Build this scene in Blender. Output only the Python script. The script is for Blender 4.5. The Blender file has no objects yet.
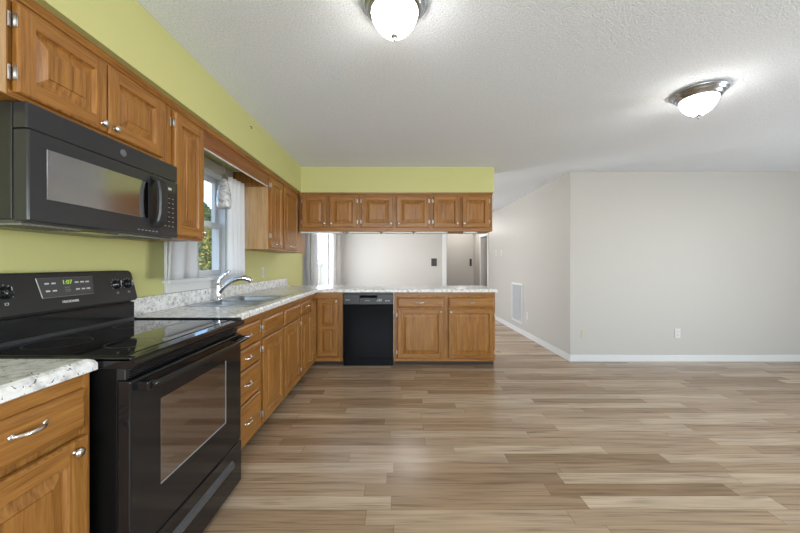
import bpy, bmesh, math, random
from mathutils import Vector, Matrix

R = math.radians
PI = math.pi
random.seed(7)
scene = bpy.context.scene
COL = scene.collection

# ------------------------------------------------------------------ camera, world, lights, exposure
F, CX, CY, EYE = 325.0, 396.5, 263.7, 1.235          # focal length in pixels, vanishing point, eye height
cd = bpy.data.cameras.new('camera')
cd.sensor_fit = 'HORIZONTAL'
cd.sensor_width = 36.0
cd.lens = F / 800 * 36.0
cd.shift_x = (400 - CX) / 800
cd.shift_y = (CY - 266.5) / 800
cd.clip_start = 0.02
cd.clip_end = 400
cam = bpy.data.objects.new('camera', cd)
COL.objects.link(cam)
cam.location = (0, 0, EYE)
cam.rotation_euler = (R(90), 0, 0)
scene.camera = cam

scene.view_settings.view_transform = 'Standard'
scene.view_settings.look = 'None'
scene.view_settings.exposure = 0.24
scene.view_settings.gamma = 1.0
scene.view_settings.use_curve_mapping = False

world = bpy.data.worlds.new('sky')
scene.world = world
world.use_nodes = True
wn, wl = world.node_tree.nodes, world.node_tree.links
wn.clear()
w_out = wn.new('ShaderNodeOutputWorld')
w_bg = wn.new('ShaderNodeBackground')
w_bg.inputs['Strength'].default_value = 0.55
w_sky = wn.new('ShaderNodeTexSky')
w_sky.sky_type = 'NISHITA'
w_sky.sun_disc = False
w_sky.sun_elevation = R(42)
w_sky.sun_rotation = R(120)
w_sky.dust_density = 0.2
w_sky.ozone_density = 3.0
w_tc = wn.new('ShaderNodeTexCoord')
w_map = wn.new('ShaderNodeMapping')
w_map.inputs['Scale'].default_value = (3, 3, 7)
w_noi = wn.new('ShaderNodeTexNoise')
w_noi.inputs['Scale'].default_value = 1.6
w_noi.inputs['Detail'].default_value = 6
w_ramp = wn.new('ShaderNodeValToRGB')
w_ramp.color_ramp.elements[0].position = 0.60
w_ramp.color_ramp.elements[1].position = 0.76
w_mix = wn.new('ShaderNodeMix')
w_mix.data_type = 'RGBA'
wl.new(w_tc.outputs['Generated'], w_map.inputs['Vector'])
wl.new(w_map.outputs['Vector'], w_noi.inputs['Vector'])
wl.new(w_noi.outputs['Fac'], w_ramp.inputs['Fac'])
wl.new(w_ramp.outputs['Color'], w_mix.inputs['Factor'])
wl.new(w_sky.outputs['Color'], w_mix.inputs[6])
w_mix.inputs[7].default_value = (2.4, 2.5, 2.6, 1)
wl.new(w_mix.outputs[2], w_bg.inputs['Color'])
wl.new(w_bg.outputs['Background'], w_out.inputs['Surface'])


def light(name, kind, energy, loc, rot, size=None, size_y=None, color=(1, 1, 1)):
    d = bpy.data.lights.new(name, kind)
    d.energy = energy
    d.color = color
    if kind == 'AREA':
        d.shape = 'RECTANGLE'
        d.size = size
        d.size_y = size_y
    o = bpy.data.objects.new(name, d)
    COL.objects.link(o)
    o.location = loc
    o.rotation_euler = rot
    return o


sun = light('sun', 'SUN', 2.4, (10, -5, 12), (0, R(48), R(-25)), color=(1.0, 0.94, 0.84))
sun.data.angle = R(1.0)
# added rear fill out of view, then daylight of the right wall's glazed door
light('rear_fill', 'AREA', 135, (0.2, -2.86, 1.40), (R(109), 0, 0), 3.2, 1.5, (0.84, 0.92, 1.0))
light('daylight_patio_door', 'AREA', 150, (6.26, 0.3, 1.10), (0, R(109), 0), 2.0, 2.4, (0.84, 0.92, 1.0))
light('daylight_dining_window', 'AREA', 78, (-1.57, 6.5, 1.30), (0, R(-90), 0), 1.4, 1.2, (0.88, 0.94, 1.0))

# ------------------------------------------------------------------ materials
MATS = {}


def new_mat(name):
    m = bpy.data.materials.new(name)
    m.use_nodes = True
    n, l = m.node_tree.nodes, m.node_tree.links
    b = n.get('Principled BSDF')
    MATS[name] = m
    return m, n, l, b


def plain(name, col, rough=0.5, metal=0.0, spec=0.5, coat=0.0, emit=None, estr=0.0, bump=None):
    m, n, l, b = new_mat(name)
    b.inputs['Base Color'].default_value = (*col, 1)
    b.inputs['Roughness'].default_value = rough
    b.inputs['Metallic'].default_value = metal
    b.inputs['Coat Weight'].default_value = coat
    b.inputs['Specular IOR Level'].default_value = spec
    if emit:
        b.inputs['Emission Color'].default_value = (*emit, 1)
        b.inputs['Emission Strength'].default_value = estr
    # a faint procedural unevenness so that no surface is perfectly flat in tone
    tc = n.new('ShaderNodeTexCoord')
    no = n.new('ShaderNodeTexNoise')
    no.inputs['Scale'].default_value = bump[0] if bump else 6.0
    no.inputs['Detail'].default_value = 3
    l.new(tc.outputs['Object'], no.inputs['Vector'])
    if bump:
        bp = n.new('ShaderNodeBump')
        bp.inputs['Strength'].default_value = bump[1]
        bp.inputs['Distance'].default_value = bump[2]
        l.new(no.outputs['Fac'], bp.inputs['Height'])
        l.new(bp.outputs['Normal'], b.inputs['Normal'])
    else:
        mr = n.new('ShaderNodeMapRange')
        mr.inputs['To Min'].default_value = max(0.0, rough - 0.03)
        mr.inputs['To Max'].default_value = min(1.0, rough + 0.03)
        l.new(no.outputs['Fac'], mr.inputs['Value'])
        l.new(mr.outputs['Result'], b.inputs['Roughness'])
    return m


def ramp(n, stops):
    r = n.new('ShaderNodeValToRGB')
    e = r.color_ramp.elements
    while len(e) < len(stops):
        e.new(0.5)
    for i, (p, c) in enumerate(stops):
        e[i].position = p
        e[i].color = (*c, 1)
    return r


def wood(name, scale, dark, mid, lite, rough=0.36):
    m, n, l, b = new_mat(name)
    tc = n.new('ShaderNodeTexCoord')
    oi = n.new('ShaderNodeObjectInfo')
    add = n.new('ShaderNodeVectorMath')
    add.operation = 'ADD'
    mul = n.new('ShaderNodeVectorMath')
    mul.operation = 'SCALE'
    mul.inputs['Scale'].default_value = 13.0
    cmb = n.new('ShaderNodeCombineXYZ')
    l.new(oi.outputs['Random'], cmb.inputs[0])
    l.new(oi.outputs['Random'], cmb.inputs[2])
    l.new(cmb.outputs[0], mul.inputs[0])
    l.new(tc.outputs['Object'], add.inputs[0])
    l.new(mul.outputs[0], add.inputs[1])
    mp = n.new('ShaderNodeMapping')
    mp.inputs['Scale'].default_value = scale
    l.new(add.outputs[0], mp.inputs['Vector'])
    n1 = n.new('ShaderNodeTexNoise')            # broad cathedral figure
    n1.inputs['Scale'].default_value = 1.0
    n1.inputs['Detail'].default_value = 5
    n1.inputs['Distortion'].default_value = 0.9
    l.new(mp.outputs[0], n1.inputs['Vector'])
    n2 = n.new('ShaderNodeTexNoise')            # fine pores
    n2.inputs['Scale'].default_value = 5.0
    n2.inputs['Detail'].default_value = 3
    l.new(mp.outputs[0], n2.inputs['Vector'])
    mx = n.new('ShaderNodeMix')
    mx.inputs['Factor'].default_value = 0.38
    l.new(n1.outputs['Fac'], mx.inputs[2])
    l.new(n2.outputs['Fac'], mx.inputs[3])
    r = ramp(n, [(0.28, dark), (0.47, mid), (0.70, lite)])
    l.new(mx.outputs[0], r.inputs['Fac'])
    l.new(r.outputs['Color'], b.inputs['Base Color'])
    b.inputs['Roughness'].default_value = rough
    b.inputs['Coat Weight'].default_value = 0.12
    b.inputs['Specular IOR Level'].default_value = 0.35
    b.inputs['Coat Roughness'].default_value = 0.25
    bp = n.new('ShaderNodeBump')
    bp.inputs['Strength'].default_value = 0.12
    bp.inputs['Distance'].default_value = 0.002
    l.new(n2.outputs['Fac'], bp.inputs['Height'])
    l.new(bp.outputs['Normal'], b.inputs['Normal'])
    return m


OD, OM, OL = (0.105, 0.036, 0.007), (0.265, 0.110, 0.023), (0.400, 0.188, 0.044)
wood('oak_upright', (42, 42, 2.2), OD, OM, OL)
wood('oak_lit', (42, 42, 2.2), (0.30, 0.16, 0.065), (0.44, 0.27, 0.125), (0.54, 0.36, 0.19))  # lighter copy of the oak, stands for light falling on it
wood('oak_level', (2.2, 2.2, 46), OD, OM, OL)
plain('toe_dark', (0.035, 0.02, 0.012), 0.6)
plain('nickel', (0.72, 0.70, 0.67), 0.22, 1.0)
plain('pewter', (0.62, 0.58, 0.52), 0.32, 1.0)
plain('chrome', (0.80, 0.80, 0.82), 0.10, 1.0)
plain('steel', (0.42, 0.45, 0.48), 0.33, 1.0)
plain('white_paint', (0.64, 0.64, 0.63), 0.35)
plain('white_plastic', (0.60, 0.59, 0.57), 0.35)
plain('ivory_plastic', (0.47, 0.44, 0.37), 0.4)
plain('bronze_plate', (0.035, 0.032, 0.03), 0.4, 0.4)
plain('black_enamel', (0.010, 0.010, 0.011), 0.10, 0.0, 0.4)
plain('black_matte', (0.016, 0.016, 0.017), 0.38)
plain('black_glass', (0.010, 0.010, 0.011), 0.03, 0.0, 0.6)
plain('smoked_glass', (0.035, 0.033, 0.034), 0.05, 0.0, 0.5)
plain('microwave_window', (0.44, 0.44, 0.455), 0.12, 1.0)
plain('charcoal_gloss', (0.028, 0.028, 0.030), 0.14, 0.0, 0.4)
plain('dishwasher_black', (0.006, 0.006, 0.007), 0.16, 0.0, 0.08)
plain('hinge_metal', (0.55, 0.53, 0.50), 0.42, 1.0)
plain('rim_metal', (0.47, 0.50, 0.54), 0.25, 1.0)
plain('oven_window', (0.40, 0.385, 0.40), 0.06, 1.0)
plain('charcoal_plastic', (0.055, 0.055, 0.057), 0.3)
plain('grey_print', (0.55, 0.55, 0.55), 0.4)
plain('dim_print_glint', (0.22, 0.22, 0.22), 0.4)
plain('green_digits', (0.2, 0.4, 0.03), 0.4, emit=(0.55, 0.85, 0.10), estr=0.45)
plain('filter_mesh', (0.50, 0.50, 0.50), 0.4, 0.8)
plain('grille_grey', (0.60, 0.61, 0.62), 0.5)
plain('emblem_grey', (0.13, 0.13, 0.13), 0.4)
plain('brand_print', (0.80, 0.80, 0.80), 0.4)
plain('dark_gap', (0.01, 0.01, 0.01), 0.8)
plain('lamp_glass', (0.9, 0.87, 0.82), 0.35, emit=(1.0, 0.955, 0.90), estr=26.0)
plain('strip_plastic', (0.85, 0.85, 0.84), 0.4)
plain('bark', (0.10, 0.065, 0.04), 0.9)
plain('leaf_yellow', (0.40, 0.33, 0.08), 0.7)
plain('leaf_green', (0.18, 0.22, 0.07), 0.7)
plain('leaf_dark', (0.06, 0.10, 0.04), 0.7)
plain('dry_lawn', (0.55, 0.40, 0.20), 0.95)
plain('wall_green', (0.520, 0.505, 0.205), 0.55, bump=(180, 0.08, 0.002))
plain('wall_beige', (0.468, 0.443, 0.412), 0.50, bump=(160, 0.10, 0.002))
plain('range_side', (0.005, 0.005, 0.005), 0.3, 0.0, 0.15)
wood('oak_red', (2.2, 2.2, 46), (0.095, 0.026, 0.007), (0.205, 0.070, 0.020), (0.290, 0.115, 0.036))


# textured ceiling
m, n, l, b = new_mat('ceiling_texture')
tc = n.new('ShaderNodeTexCoord')
na = n.new('ShaderNodeTexNoise')
na.inputs['Scale'].default_value = 115
na.inputs['Detail'].default_value = 2
nb = n.new('ShaderNodeTexVoronoi')
nb.inputs['Scale'].default_value = 130
l.new(tc.outputs['Object'], na.inputs['Vector'])
l.new(tc.outputs['Object'], nb.inputs['Vector'])
ad = n.new('ShaderNodeMath')
ad.operation = 'SUBTRACT'
l.new(na.outputs['Fac'], ad.inputs[0])
l.new(nb.outputs['Distance'], ad.inputs[1])
bp = n.new('ShaderNodeBump')
bp.inputs['Strength'].default_value = 0.5
bp.inputs['Distance'].default_value = 0.006
l.new(ad.outputs[0], bp.inputs['Height'])
l.new(bp.outputs['Normal'], b.inputs['Normal'])
cr = ramp(n, [(0.36, (0.74, 0.785, 0.84)), (0.60, (0.85, 0.895, 0.945))])
l.new(na.outputs['Fac'], cr.inputs['Fac'])
l.new(cr.outputs['Color'], b.inputs['Base Color'])
b.inputs['Roughness'].default_value = 0.9

# speckled stone-look laminate
m, n, l, b = new_mat('speckled_laminate')
tc = n.new('ShaderNodeTexCoord')
cl = n.new('ShaderNodeTexNoise')
cl.inputs['Scale'].default_value = 34
cl.inputs['Detail'].default_value = 6
l.new(tc.outputs['Object'], cl.inputs['Vector'])
cr = ramp(n, [(0.30, (0.44, 0.43, 0.425)), (0.44, (0.66, 0.65, 0.635)), (0.58, (0.80, 0.795, 0.785))])
l.new(cl.outputs['Fac'], cr.inputs['Fac'])
fl = n.new('ShaderNodeTexNoise')
fl.inputs['Scale'].default_value = 75
fl.inputs['Detail'].default_value = 2
fl.inputs['Distortion'].default_value = 1.2
l.new(tc.outputs['Object'], fl.inputs['Vector'])
fr = ramp(n, [(0.315, (1, 1, 1)), (0.365, (0, 0, 0))])
l.new(fl.outputs['Fac'], fr.inputs['Fac'])
mx = n.new('ShaderNodeMix')
mx.data_type = 'RGBA'
l.new(fr.outputs['Color'], mx.inputs['Factor'])
l.new(cr.outputs['Color'], mx.inputs[6])
mx.inputs[7].default_value = (0.10, 0.10, 0.105, 1)
l.new(mx.outputs[2], b.inputs['Base Color'])
b.inputs['Roughness'].default_value = 0.22

# plank floor: rows run along X, each plank its own tone
m, n, l, b = new_mat('plank_floor')
PW, PL = 0.096, 1.0


def mth(op, a, bb=None):
    nd = n.new('ShaderNodeMath')
    nd.operation = op
    for i, v in enumerate((a, bb)):
        if v is None:
            continue
        if isinstance(v, (int, float)):
            nd.inputs[i].default_value = v
        else:
            l.new(v, nd.inputs[i])
    return nd.outputs[0]


tc = n.new('ShaderNodeTexCoord')
sx = n.new('ShaderNodeSeparateXYZ')
l.new(tc.outputs['Object'], sx.inputs[0])
row = mth('FLOOR', mth('DIVIDE', sx.outputs[1], PW))
w1 = n.new('ShaderNodeTexWhiteNoise')
w1.noise_dimensions = '1D'
l.new(row, w1.inputs['W'])
u = mth('ADD', mth('DIVIDE', sx.outputs[0], PL), mth('MULTIPLY', w1.outputs['Value'], 7.3))
colm = mth('FLOOR', u)
cv = n.new('ShaderNodeCombineXYZ')
l.new(row, cv.inputs[0])
l.new(colm, cv.inputs[1])
w2 = n.new('ShaderNodeTexWhiteNoise')
w2.noise_dimensions = '2D'
l.new(cv.outputs[0], w2.inputs['Vector'])
tone = w2.outputs['Value']
# grain
off = n.new('ShaderNodeCombineXYZ')
l.new(mth('ADD', mth('MULTIPLY', sx.outputs[0], 2.2), mth('MULTIPLY', tone, 40.0)), off.inputs[0])
l.new(mth('ADD', mth('MULTIPLY', sx.outputs[1], 34.0), mth('MULTIPLY', row, 3.7)), off.inputs[1])
g1 = n.new('ShaderNodeTexNoise')
g1.inputs['Scale'].default_value = 1.0
g1.inputs['Detail'].default_value = 6
g1.inputs['Distortion'].default_value = 0.6
l.new(off.outputs[0], g1.inputs['Vector'])
off2 = n.new('ShaderNodeCombineXYZ')
l.new(mth('ADD', mth('MULTIPLY', sx.outputs[0], 3.0), mth('MULTIPLY', tone, 71.0)), off2.inputs[0])
l.new(mth('MULTIPLY', sx.outputs[1], 95.0), off2.inputs[1])
g2 = n.new('ShaderNodeTexNoise')
g2.inputs['Scale'].default_value = 1.0
g2.inputs['Detail'].default_value = 4
l.new(off2.outputs[0], g2.inputs['Vector'])
tr = ramp(n, [(0.0, (0.265, 0.168, 0.092)), (0.3, (0.335, 0.227, 0.138)), (0.65, (0.405, 0.288, 0.186)), (1.0, (0.510, 0.392, 0.275))])
l.new(tone, tr.inputs['Fac'])
gr = ramp(n, [(0.32, (0.50, 0.46, 0.42)), (0.48, (0.95, 0.95, 0.95)), (0.64, (1.22, 1.21, 1.20))])
gm = mth('ADD', mth('MULTIPLY', g1.outputs['Fac'], 0.6), mth('MULTIPLY', g2.outputs['Fac'], 0.4))
l.new(gm, gr.inputs['Fac'])
mx = n.new('ShaderNodeMix')
mx.data_type = 'RGBA'
mx.blend_type = 'MULTIPLY'
mx.inputs['Factor'].default_value = 1.0
l.new(tr.outputs['Color'], mx.inputs[6])
l.new(gr.outputs['Color'], mx.inputs[7])
# joints
fy = mth('FRACT', mth('DIVIDE', sx.outputs[1], PW))
fx = mth('FRACT', u)
jy = mth('LESS_THAN', mth('MULTIPLY', mth('MINIMUM', fy, mth('SUBTRACT', 1.0, fy)), PW), 0.0014)
jx = mth('LESS_THAN', mth('MULTIPLY', mth('MINIMUM', fx, mth('SUBTRACT', 1.0, fx)), PL), 0.0016)
jj = mth('MULTIPLY', mth('MAXIMUM', jy, jx), 0.55)
mj = n.new('ShaderNodeMix')
mj.data_type = 'RGBA'
l.new(jj, mj.inputs['Factor'])
l.new(mx.outputs[2], mj.inputs[6])
mj.inputs[7].default_value = (0.10, 0.065, 0.045, 1)
l.new(mj.outputs[2], b.inputs['Base Color'])
b.inputs['Roughness'].default_value = 0.27
b.inputs['Specular IOR Level'].default_value = 0.5

# clear window glass
m, n, l, b = new_mat('clear_glass')
n.remove(b)
tr_ = n.new('ShaderNodeBsdfTransparent')
gl_ = n.new('ShaderNodeBsdfGlossy')
gl_.inputs['Roughness'].default_value = 0.02
ms = n.new('ShaderNodeMixShader')
ms.inputs[0].default_value = 0.06
l.new(tr_.outputs[0], ms.inputs[1])
l.new(gl_.outputs[0], ms.inputs[2])
l.new(ms.outputs[0], n['Material Output'].inputs['Surface'])


def fabric(name, col, transl):
    m, n, l, b = new_mat(name)
    b.inputs['Base Color'].default_value = (*col, 1)
    b.inputs['Roughness'].default_value = 0.85
    t = n.new('ShaderNodeBsdfTranslucent')
    t.inputs['Color'].default_value = (*col, 1)
    tc = n.new('ShaderNodeTexCoord')
    no = n.new('ShaderNodeTexNoise')
    no.inputs['Scale'].default_value = 260
    bp = n.new('ShaderNodeBump')
    bp.inputs['Strength'].default_value = 0.15
    bp.inputs['Distance'].default_value = 0.001
    l.new(tc.outputs['Object'], no.inputs['Vector'])
    l.new(no.outputs['Fac'], bp.inputs['Height'])
    l.new(bp.outputs['Normal'], b.inputs['Normal'])
    ms = n.new('ShaderNodeMixShader')
    ms.inputs[0].default_value = transl
    l.new(b.outputs[0], ms.inputs[1])
    l.new(t.outputs[0], ms.inputs[2])
    l.new(ms.outputs[0], n['Material Output'].inputs['Surface'])


fabric('white_curtain', (0.88, 0.88, 0.89), 0.45)
fabric('grey_curtain', (0.60, 0.61, 0.63), 0.3)

# marbled pendant glass
m, n, l, b = new_mat('marbled_glass')
tc = n.new('ShaderNodeTexCoord')
mp = n.new('ShaderNodeMapping')
mp.inputs['Scale'].default_value = (9, 9, 14)
no = n.new('ShaderNodeTexNoise')
no.inputs['Scale'].default_value = 1.3
no.inputs['Distortion'].default_value = 1.8
no.inputs['Detail'].default_value = 3
l.new(tc.outputs['Object'], mp.inputs[0])
l.new(mp.outputs[0], no.inputs['Vector'])
rr = ramp(n, [(0.36, (0.34, 0.34, 0.35)), (0.50, (0.56, 0.56, 0.57)), (0.65, (0.66, 0.66, 0.66))])
l.new(no.outputs['Fac'], rr.inputs['Fac'])
l.new(rr.outputs['Color'], b.inputs['Base Color'])
b.inputs['Roughness'].default_value = 0.15


# ------------------------------------------------------------------ mesh helpers
class MB:
    """Collects shapes and links them as ONE mesh object."""

    def __init__(s):
        s.bm = bmesh.new()
        s.mats = []
        s.M = Matrix.Identity(4)

    def mi(s, name):
        if name not in s.mats:
            s.mats.append(name)
        return s.mats.index(name)

    def face(s, pts, mat, smooth=False):
        vs = [s.bm.verts.new(s.M @ Vector(p)) for p in pts]
        try:
            f = s.bm.faces.new(vs)
        except ValueError:
            return None
        f.material_index = s.mi(mat)
        f.smooth = smooth
        return f

    def box(s, a, b, mat, bev=0.0, seg=2):
        x0, y0, z0 = [min(p, q) for p, q in zip(a, b)]
        x1, y1, z1 = [max(p, q) for p, q in zip(a, b)]
        co = [(x0, y0, z0), (x1, y0, z0), (x1, y1, z0), (x0, y1, z0), (x0, y0, z1), (x1, y0, z1), (x1, y1, z1), (x0, y1, z1)]
        vs = [s.bm.verts.new(s.M @ Vector(c)) for c in co]
        k = s.mi(mat)
        fs = []
        for q in ((0, 3, 2, 1), (4, 5, 6, 7), (0, 1, 5, 4), (1, 2, 6, 5), (2, 3, 7, 6), (3, 0, 4, 7)):
            f = s.bm.faces.new([vs[i] for i in q])
            f.material_index = k
            fs.append(f)
        if bev > 0:
            es = list({e for f in fs for e in f.edges})
            r = bmesh.ops.bevel(s.bm, geom=es, offset=bev, segments=seg, profile=0.5, affect='EDGES', clamp_overlap=True, material=-1)
            for f in r['faces']:
                f.material_index = k
        return fs

    def rings(s, rings, mat, closed=True, cap0=False, cap1=False, smooth=True):
        """rings: list of equally long point lists; lofts between them."""
        k = s.mi(mat)
        V = [[s.bm.verts.new(s.M @ Vector(p)) for p in r] for r in rings]
        for a, b in zip(V[:-1], V[1:]):
            m = len(a)
            for i in range(m if closed else m - 1):
                j = (i + 1) % m
                try:
                    f = s.bm.faces.new((a[i], a[j], b[j], b[i]))
                    f.material_index = k
                    f.smooth = smooth
                except ValueError:
                    pass
        for c, r in ((cap0, V[0][::-1]), (cap1, V[-1])):
            if c:
                f = s.bm.faces.new(r)
                f.material_index = k
        return V

    def tube(s, pts, rad, mat, n=12, caps=True):
        pts = [Vector(p) for p in pts]
        rads = rad if isinstance(rad, (list, tuple)) else [rad] * len(pts)
        rs = []
        up = None
        for i, p in enumerate(pts):
            d = (pts[min(i + 1, len(pts) - 1)] - pts[max(i - 1, 0)]).normalized()
            if up is None:
                up = d.orthogonal().normalized()
            up = (up - d * up.dot(d)).normalized()
            sd = d.cross(up)
            rs.append([p + (up * math.cos(2 * PI * k / n) + sd * math.sin(2 * PI * k / n)) * rads[i] for k in range(n)])
        s.rings(rs, mat, True, caps, caps)

    def lathe(s, prof, mat, c=(0, 0, 0), axis='Z', n=28, cap0=False, cap1=False, smooth=True):
        """prof: (radius, height) pairs along the axis."""
        rs = []
        for r, h in prof:
            ring = []
            for k in range(n):
                a = 2 * PI * k / n
                x, y = r * math.cos(a), r * math.sin(a)
                p = {'Z': (x, y, h), '-Y': (x, -h, y), 'X': (h, x, y)}[axis]
                ring.append((p[0] + c[0], p[1] + c[1], p[2] + c[2]))
            rs.append(ring)
        s.rings(rs, mat, True, cap0, cap1, smooth)

    def prism(s, prof, x0, x1, mat):
        """prof: closed (y, z) outline, extruded along x."""
        a = [(x0, y, z) for y, z in prof]
        b = [(x1, y, z) for y, z in prof]
        s.rings([a, b], mat, True, True, True, smooth=False)

    def build(s, name, parent=None, loc=None, rot=None):
        bmesh.ops.recalc_face_normals(s.bm, faces=s.bm.faces[:])
        me = bpy.data.meshes.new(name)
        s.bm.to_mesh(me)
        s.bm.free()
        for mname in s.mats:
            me.materials.append(MATS[mname])
        o = bpy.data.objects.new(name, me)
        COL.objects.link(o)
        if parent:
            o.parent = parent
        if loc:
            o.location = loc
        if rot:
            o.rotation_euler = rot
        return o


def tag(o, label, cat, group=None):
    o['label'] = label
    o['category'] = cat
    if group:
        o['group'] = group
    return o


def thing(name, label, cat, loc, rz=0.0, group=None):
    o = bpy.data.objects.new(name, None)
    o.empty_display_size = 0.1
    COL.objects.link(o)
    o.location = loc
    o.rotation_euler = (0, 0, rz)
    return tag(o, label, cat, group)


def struct(o):
    o['kind'] = 'structure'
    return o


def kids(o):
    return [c for c in bpy.data.objects if c.parent == o]


def dup(root, loc, rz, label, group=None):
    def cp(o, par):
        c = o.copy()
        COL.objects.link(c)
        if par:
            c.parent = par
        for k in kids(o):
            cp(k, c)
        return c
    r = cp(root, None)
    r.location = loc
    r.rotation_euler = (0, 0, rz)
    r['label'] = label
    if group:
        r['group'] = group
    return r


def text_part(name, body, size, mat, parent, loc, rot=(R(90), 0, 0)):
    cu = bpy.data.curves.new(name, 'FONT')
    cu.body = body
    cu.size = size
    cu.align_x = 'CENTER'
    cu.align_y = 'CENTER'
    cu.extrude = 0.0003
    t = bpy.data.objects.new('tmp_text', cu)
    COL.objects.link(t)
    dg = bpy.context.evaluated_depsgraph_get()
    me = bpy.data.meshes.new_from_object(t.evaluated_get(dg))
    bpy.data.objects.remove(t)
    me.materials.clear()
    me.materials.append(MATS[mat])
    o = bpy.data.objects.new(name, me)
    COL.objects.link(o)
    o.parent = parent
    o.location = loc
    o.rotation_euler = rot
    return o


# ------------------------------------------------------------------ the setting
XL = -1.54          # left wall
XH = 2.197          # hall wall
XR = 6.30           # right wall
YN = -2.90          # rear wall
YF = 4.11           # front wall of the right-hand room
YB = 7.90           # dining room back wall
YE = 9.25           # end of the hallway
CZ = 2.40           # ceiling
GE = 5.33           # where the green paint ends
TH = 0.12
SOF = 2.095         # underside of the soffit


def wall_y(name, x0, x1, y0, y1, mat, holes=(), z0=0.0, z1=CZ):
    """wall running along Y between x0 and x1 (its thickness), holes = (ya, yb, za, zb)."""
    mb = MB()
    ys = sorted({y0, y1, *[h[0] for h in holes], *[h[1] for h in holes]})
    for a, b in zip(ys[:-1], ys[1:]):
        hs = [h for h in holes if h[0] <= a and h[1] >= b]
        if not hs:
            mb.box((x0, a, z0), (x1, b, z1), mat)
        else:
            h = hs[0]
            if h[2] > z0:
                mb.box((x0, a, z0), (x1, b, h[2]), mat)
            if h[3] < z1:
                mb.box((x0, a, h[3]), (x1, b, z1), mat)
    return struct(mb.build(name))


def wall_x(name, y0, y1, x0, x1, mat, holes=(), z0=0.0, z1=CZ):
    mb = MB()
    xs = sorted({x0, x1, *[h[0] for h in holes], *[h[1] for h in holes]})
    for a, b in zip(xs[:-1], xs[1:]):
        hs = [h for h in holes if h[0] <= a and h[1] >= b]
        if not hs:
            mb.box((a, y0, z0), (b, y1, z1), mat)
        else:
            h = hs[0]
            if h[2] > z0:
                mb.box((a, y0, z0), (b, y1, h[2]), mat)
            if h[3] < z1:
                mb.box((a, y0, h[3]), (b, y1, z1), mat)
    return struct(mb.build(name))


mb = MB()
mb.box((XL - TH, YN - TH, -0.10), (XR + TH, YE + TH, 0.0), 'plank_floor')
struct(mb.build('floor'))
mb = MB()
mb.box((XL - 0.2, YN - 2.6, CZ), (XR + 2.6, YE + 0.5, CZ + 0.12), 'ceiling_texture')  # overhang past the right and rear walls added to block the sun
struct(mb.build('ceiling'))

KW = (2.235, 2.935, 1.125, 2.00)       # kitchen window opening
DW_ = (5.85, 7.15, 0.55, 2.02)        # dining window opening
wall_y('wall_left', XL - TH, XL, YN, GE, 'wall_green', [KW])
wall_y('wall_left_dining', XL - TH, XL, GE, YB + TH, 'wall_beige', [DW_])
wall_x('wall_back', YB, YB + TH, XL, 1.20, 'wall_beige')
wall_y('wall_passage', 1.08, 1.20, YB + TH, YE, 'wall_beige')
HD = (7.83, 8.47, 0.0, 1.92)          # doorway in the hall wall
wall_y('wall_hall', XH, XH + TH, YF, YE, 'wall_beige', [HD])
wall_x('wall_hall_end', YE, YE + TH, 1.08, XH + 1.5, 'wall_beige')
wall_x('wall_front', YF, YF + TH, XH + TH, XR + TH, 'wall_beige')
wall_y('wall_closet', XH + 1.4, XH + 1.5, YF + TH, YE, 'wall_beige')
PD = (-0.9, 1.5, 0.05, 2.10)
wall_y('wall_right', XR, XR + TH, YN, YF, 'wall_beige', [PD])
RW = (-1.4, 1.8, 0.65, 2.15)  # unseen opening added for the rear fill light
wall_x('wall_rear', YN - TH, YN, XL - TH, XR + TH, 'wall_beige', [RW])

# soffit boxes above the cabinets
mb = MB()
mb.box((XL, YN, SOF), (-1.15, 4.30, CZ), 'wall_green')
struct(mb.build('wall_soffit_left'))
mb = MB()
mb.box((-1.15, 3.915, SOF), (1.176, 4.30, CZ), 'wall_green')
struct(mb.build('wall_soffit_peninsula'))


def baseboard(name, a, b):
    mb = MB()
    mb.box(a, b, 'white_paint', 0.004, 2)
    return struct(mb.build(name))


baseboard('baseboard_hall', (XH - 0.014, YF - 0.014, 0), (XH, HD[0] - 0.075, 0.085))
baseboard('baseboard_front', (XH, YF - 0.014, 0), (XR, YF, 0.085))
baseboard('baseboard_back', (XL, YB - 0.014, 0), (1.13, YB, 0.085))


def opening_trim(name, mbf):
    return struct(mbf.build(name))


# casing of the hallway mouth (end of the back wall) and of the doorway in the hall wall
mb = MB()
mb.box((1.115, YB - 0.02, 0.0), (1.215, YB, 2.06), 'white_paint', 0.004)
mb.box((1.20, YB, 0.0), (1.215, YB + TH, 2.06), 'white_paint')
struct(mb.build('trim_1'))
mb = MB()
for y0, y1 in ((HD[0] - 0.07, HD[0]), (HD[1], HD[1] + 0.07)):
    mb.box((XH - 0.018, y0, 0), (XH, y1, HD[3] + 0.07), 'white_paint', 0.004)
mb.box((XH - 0.018, HD[0], HD[3]), (XH, HD[1], HD[3] + 0.07), 'white_paint', 0.004)
struct(mb.build('trim_2'))

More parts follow.
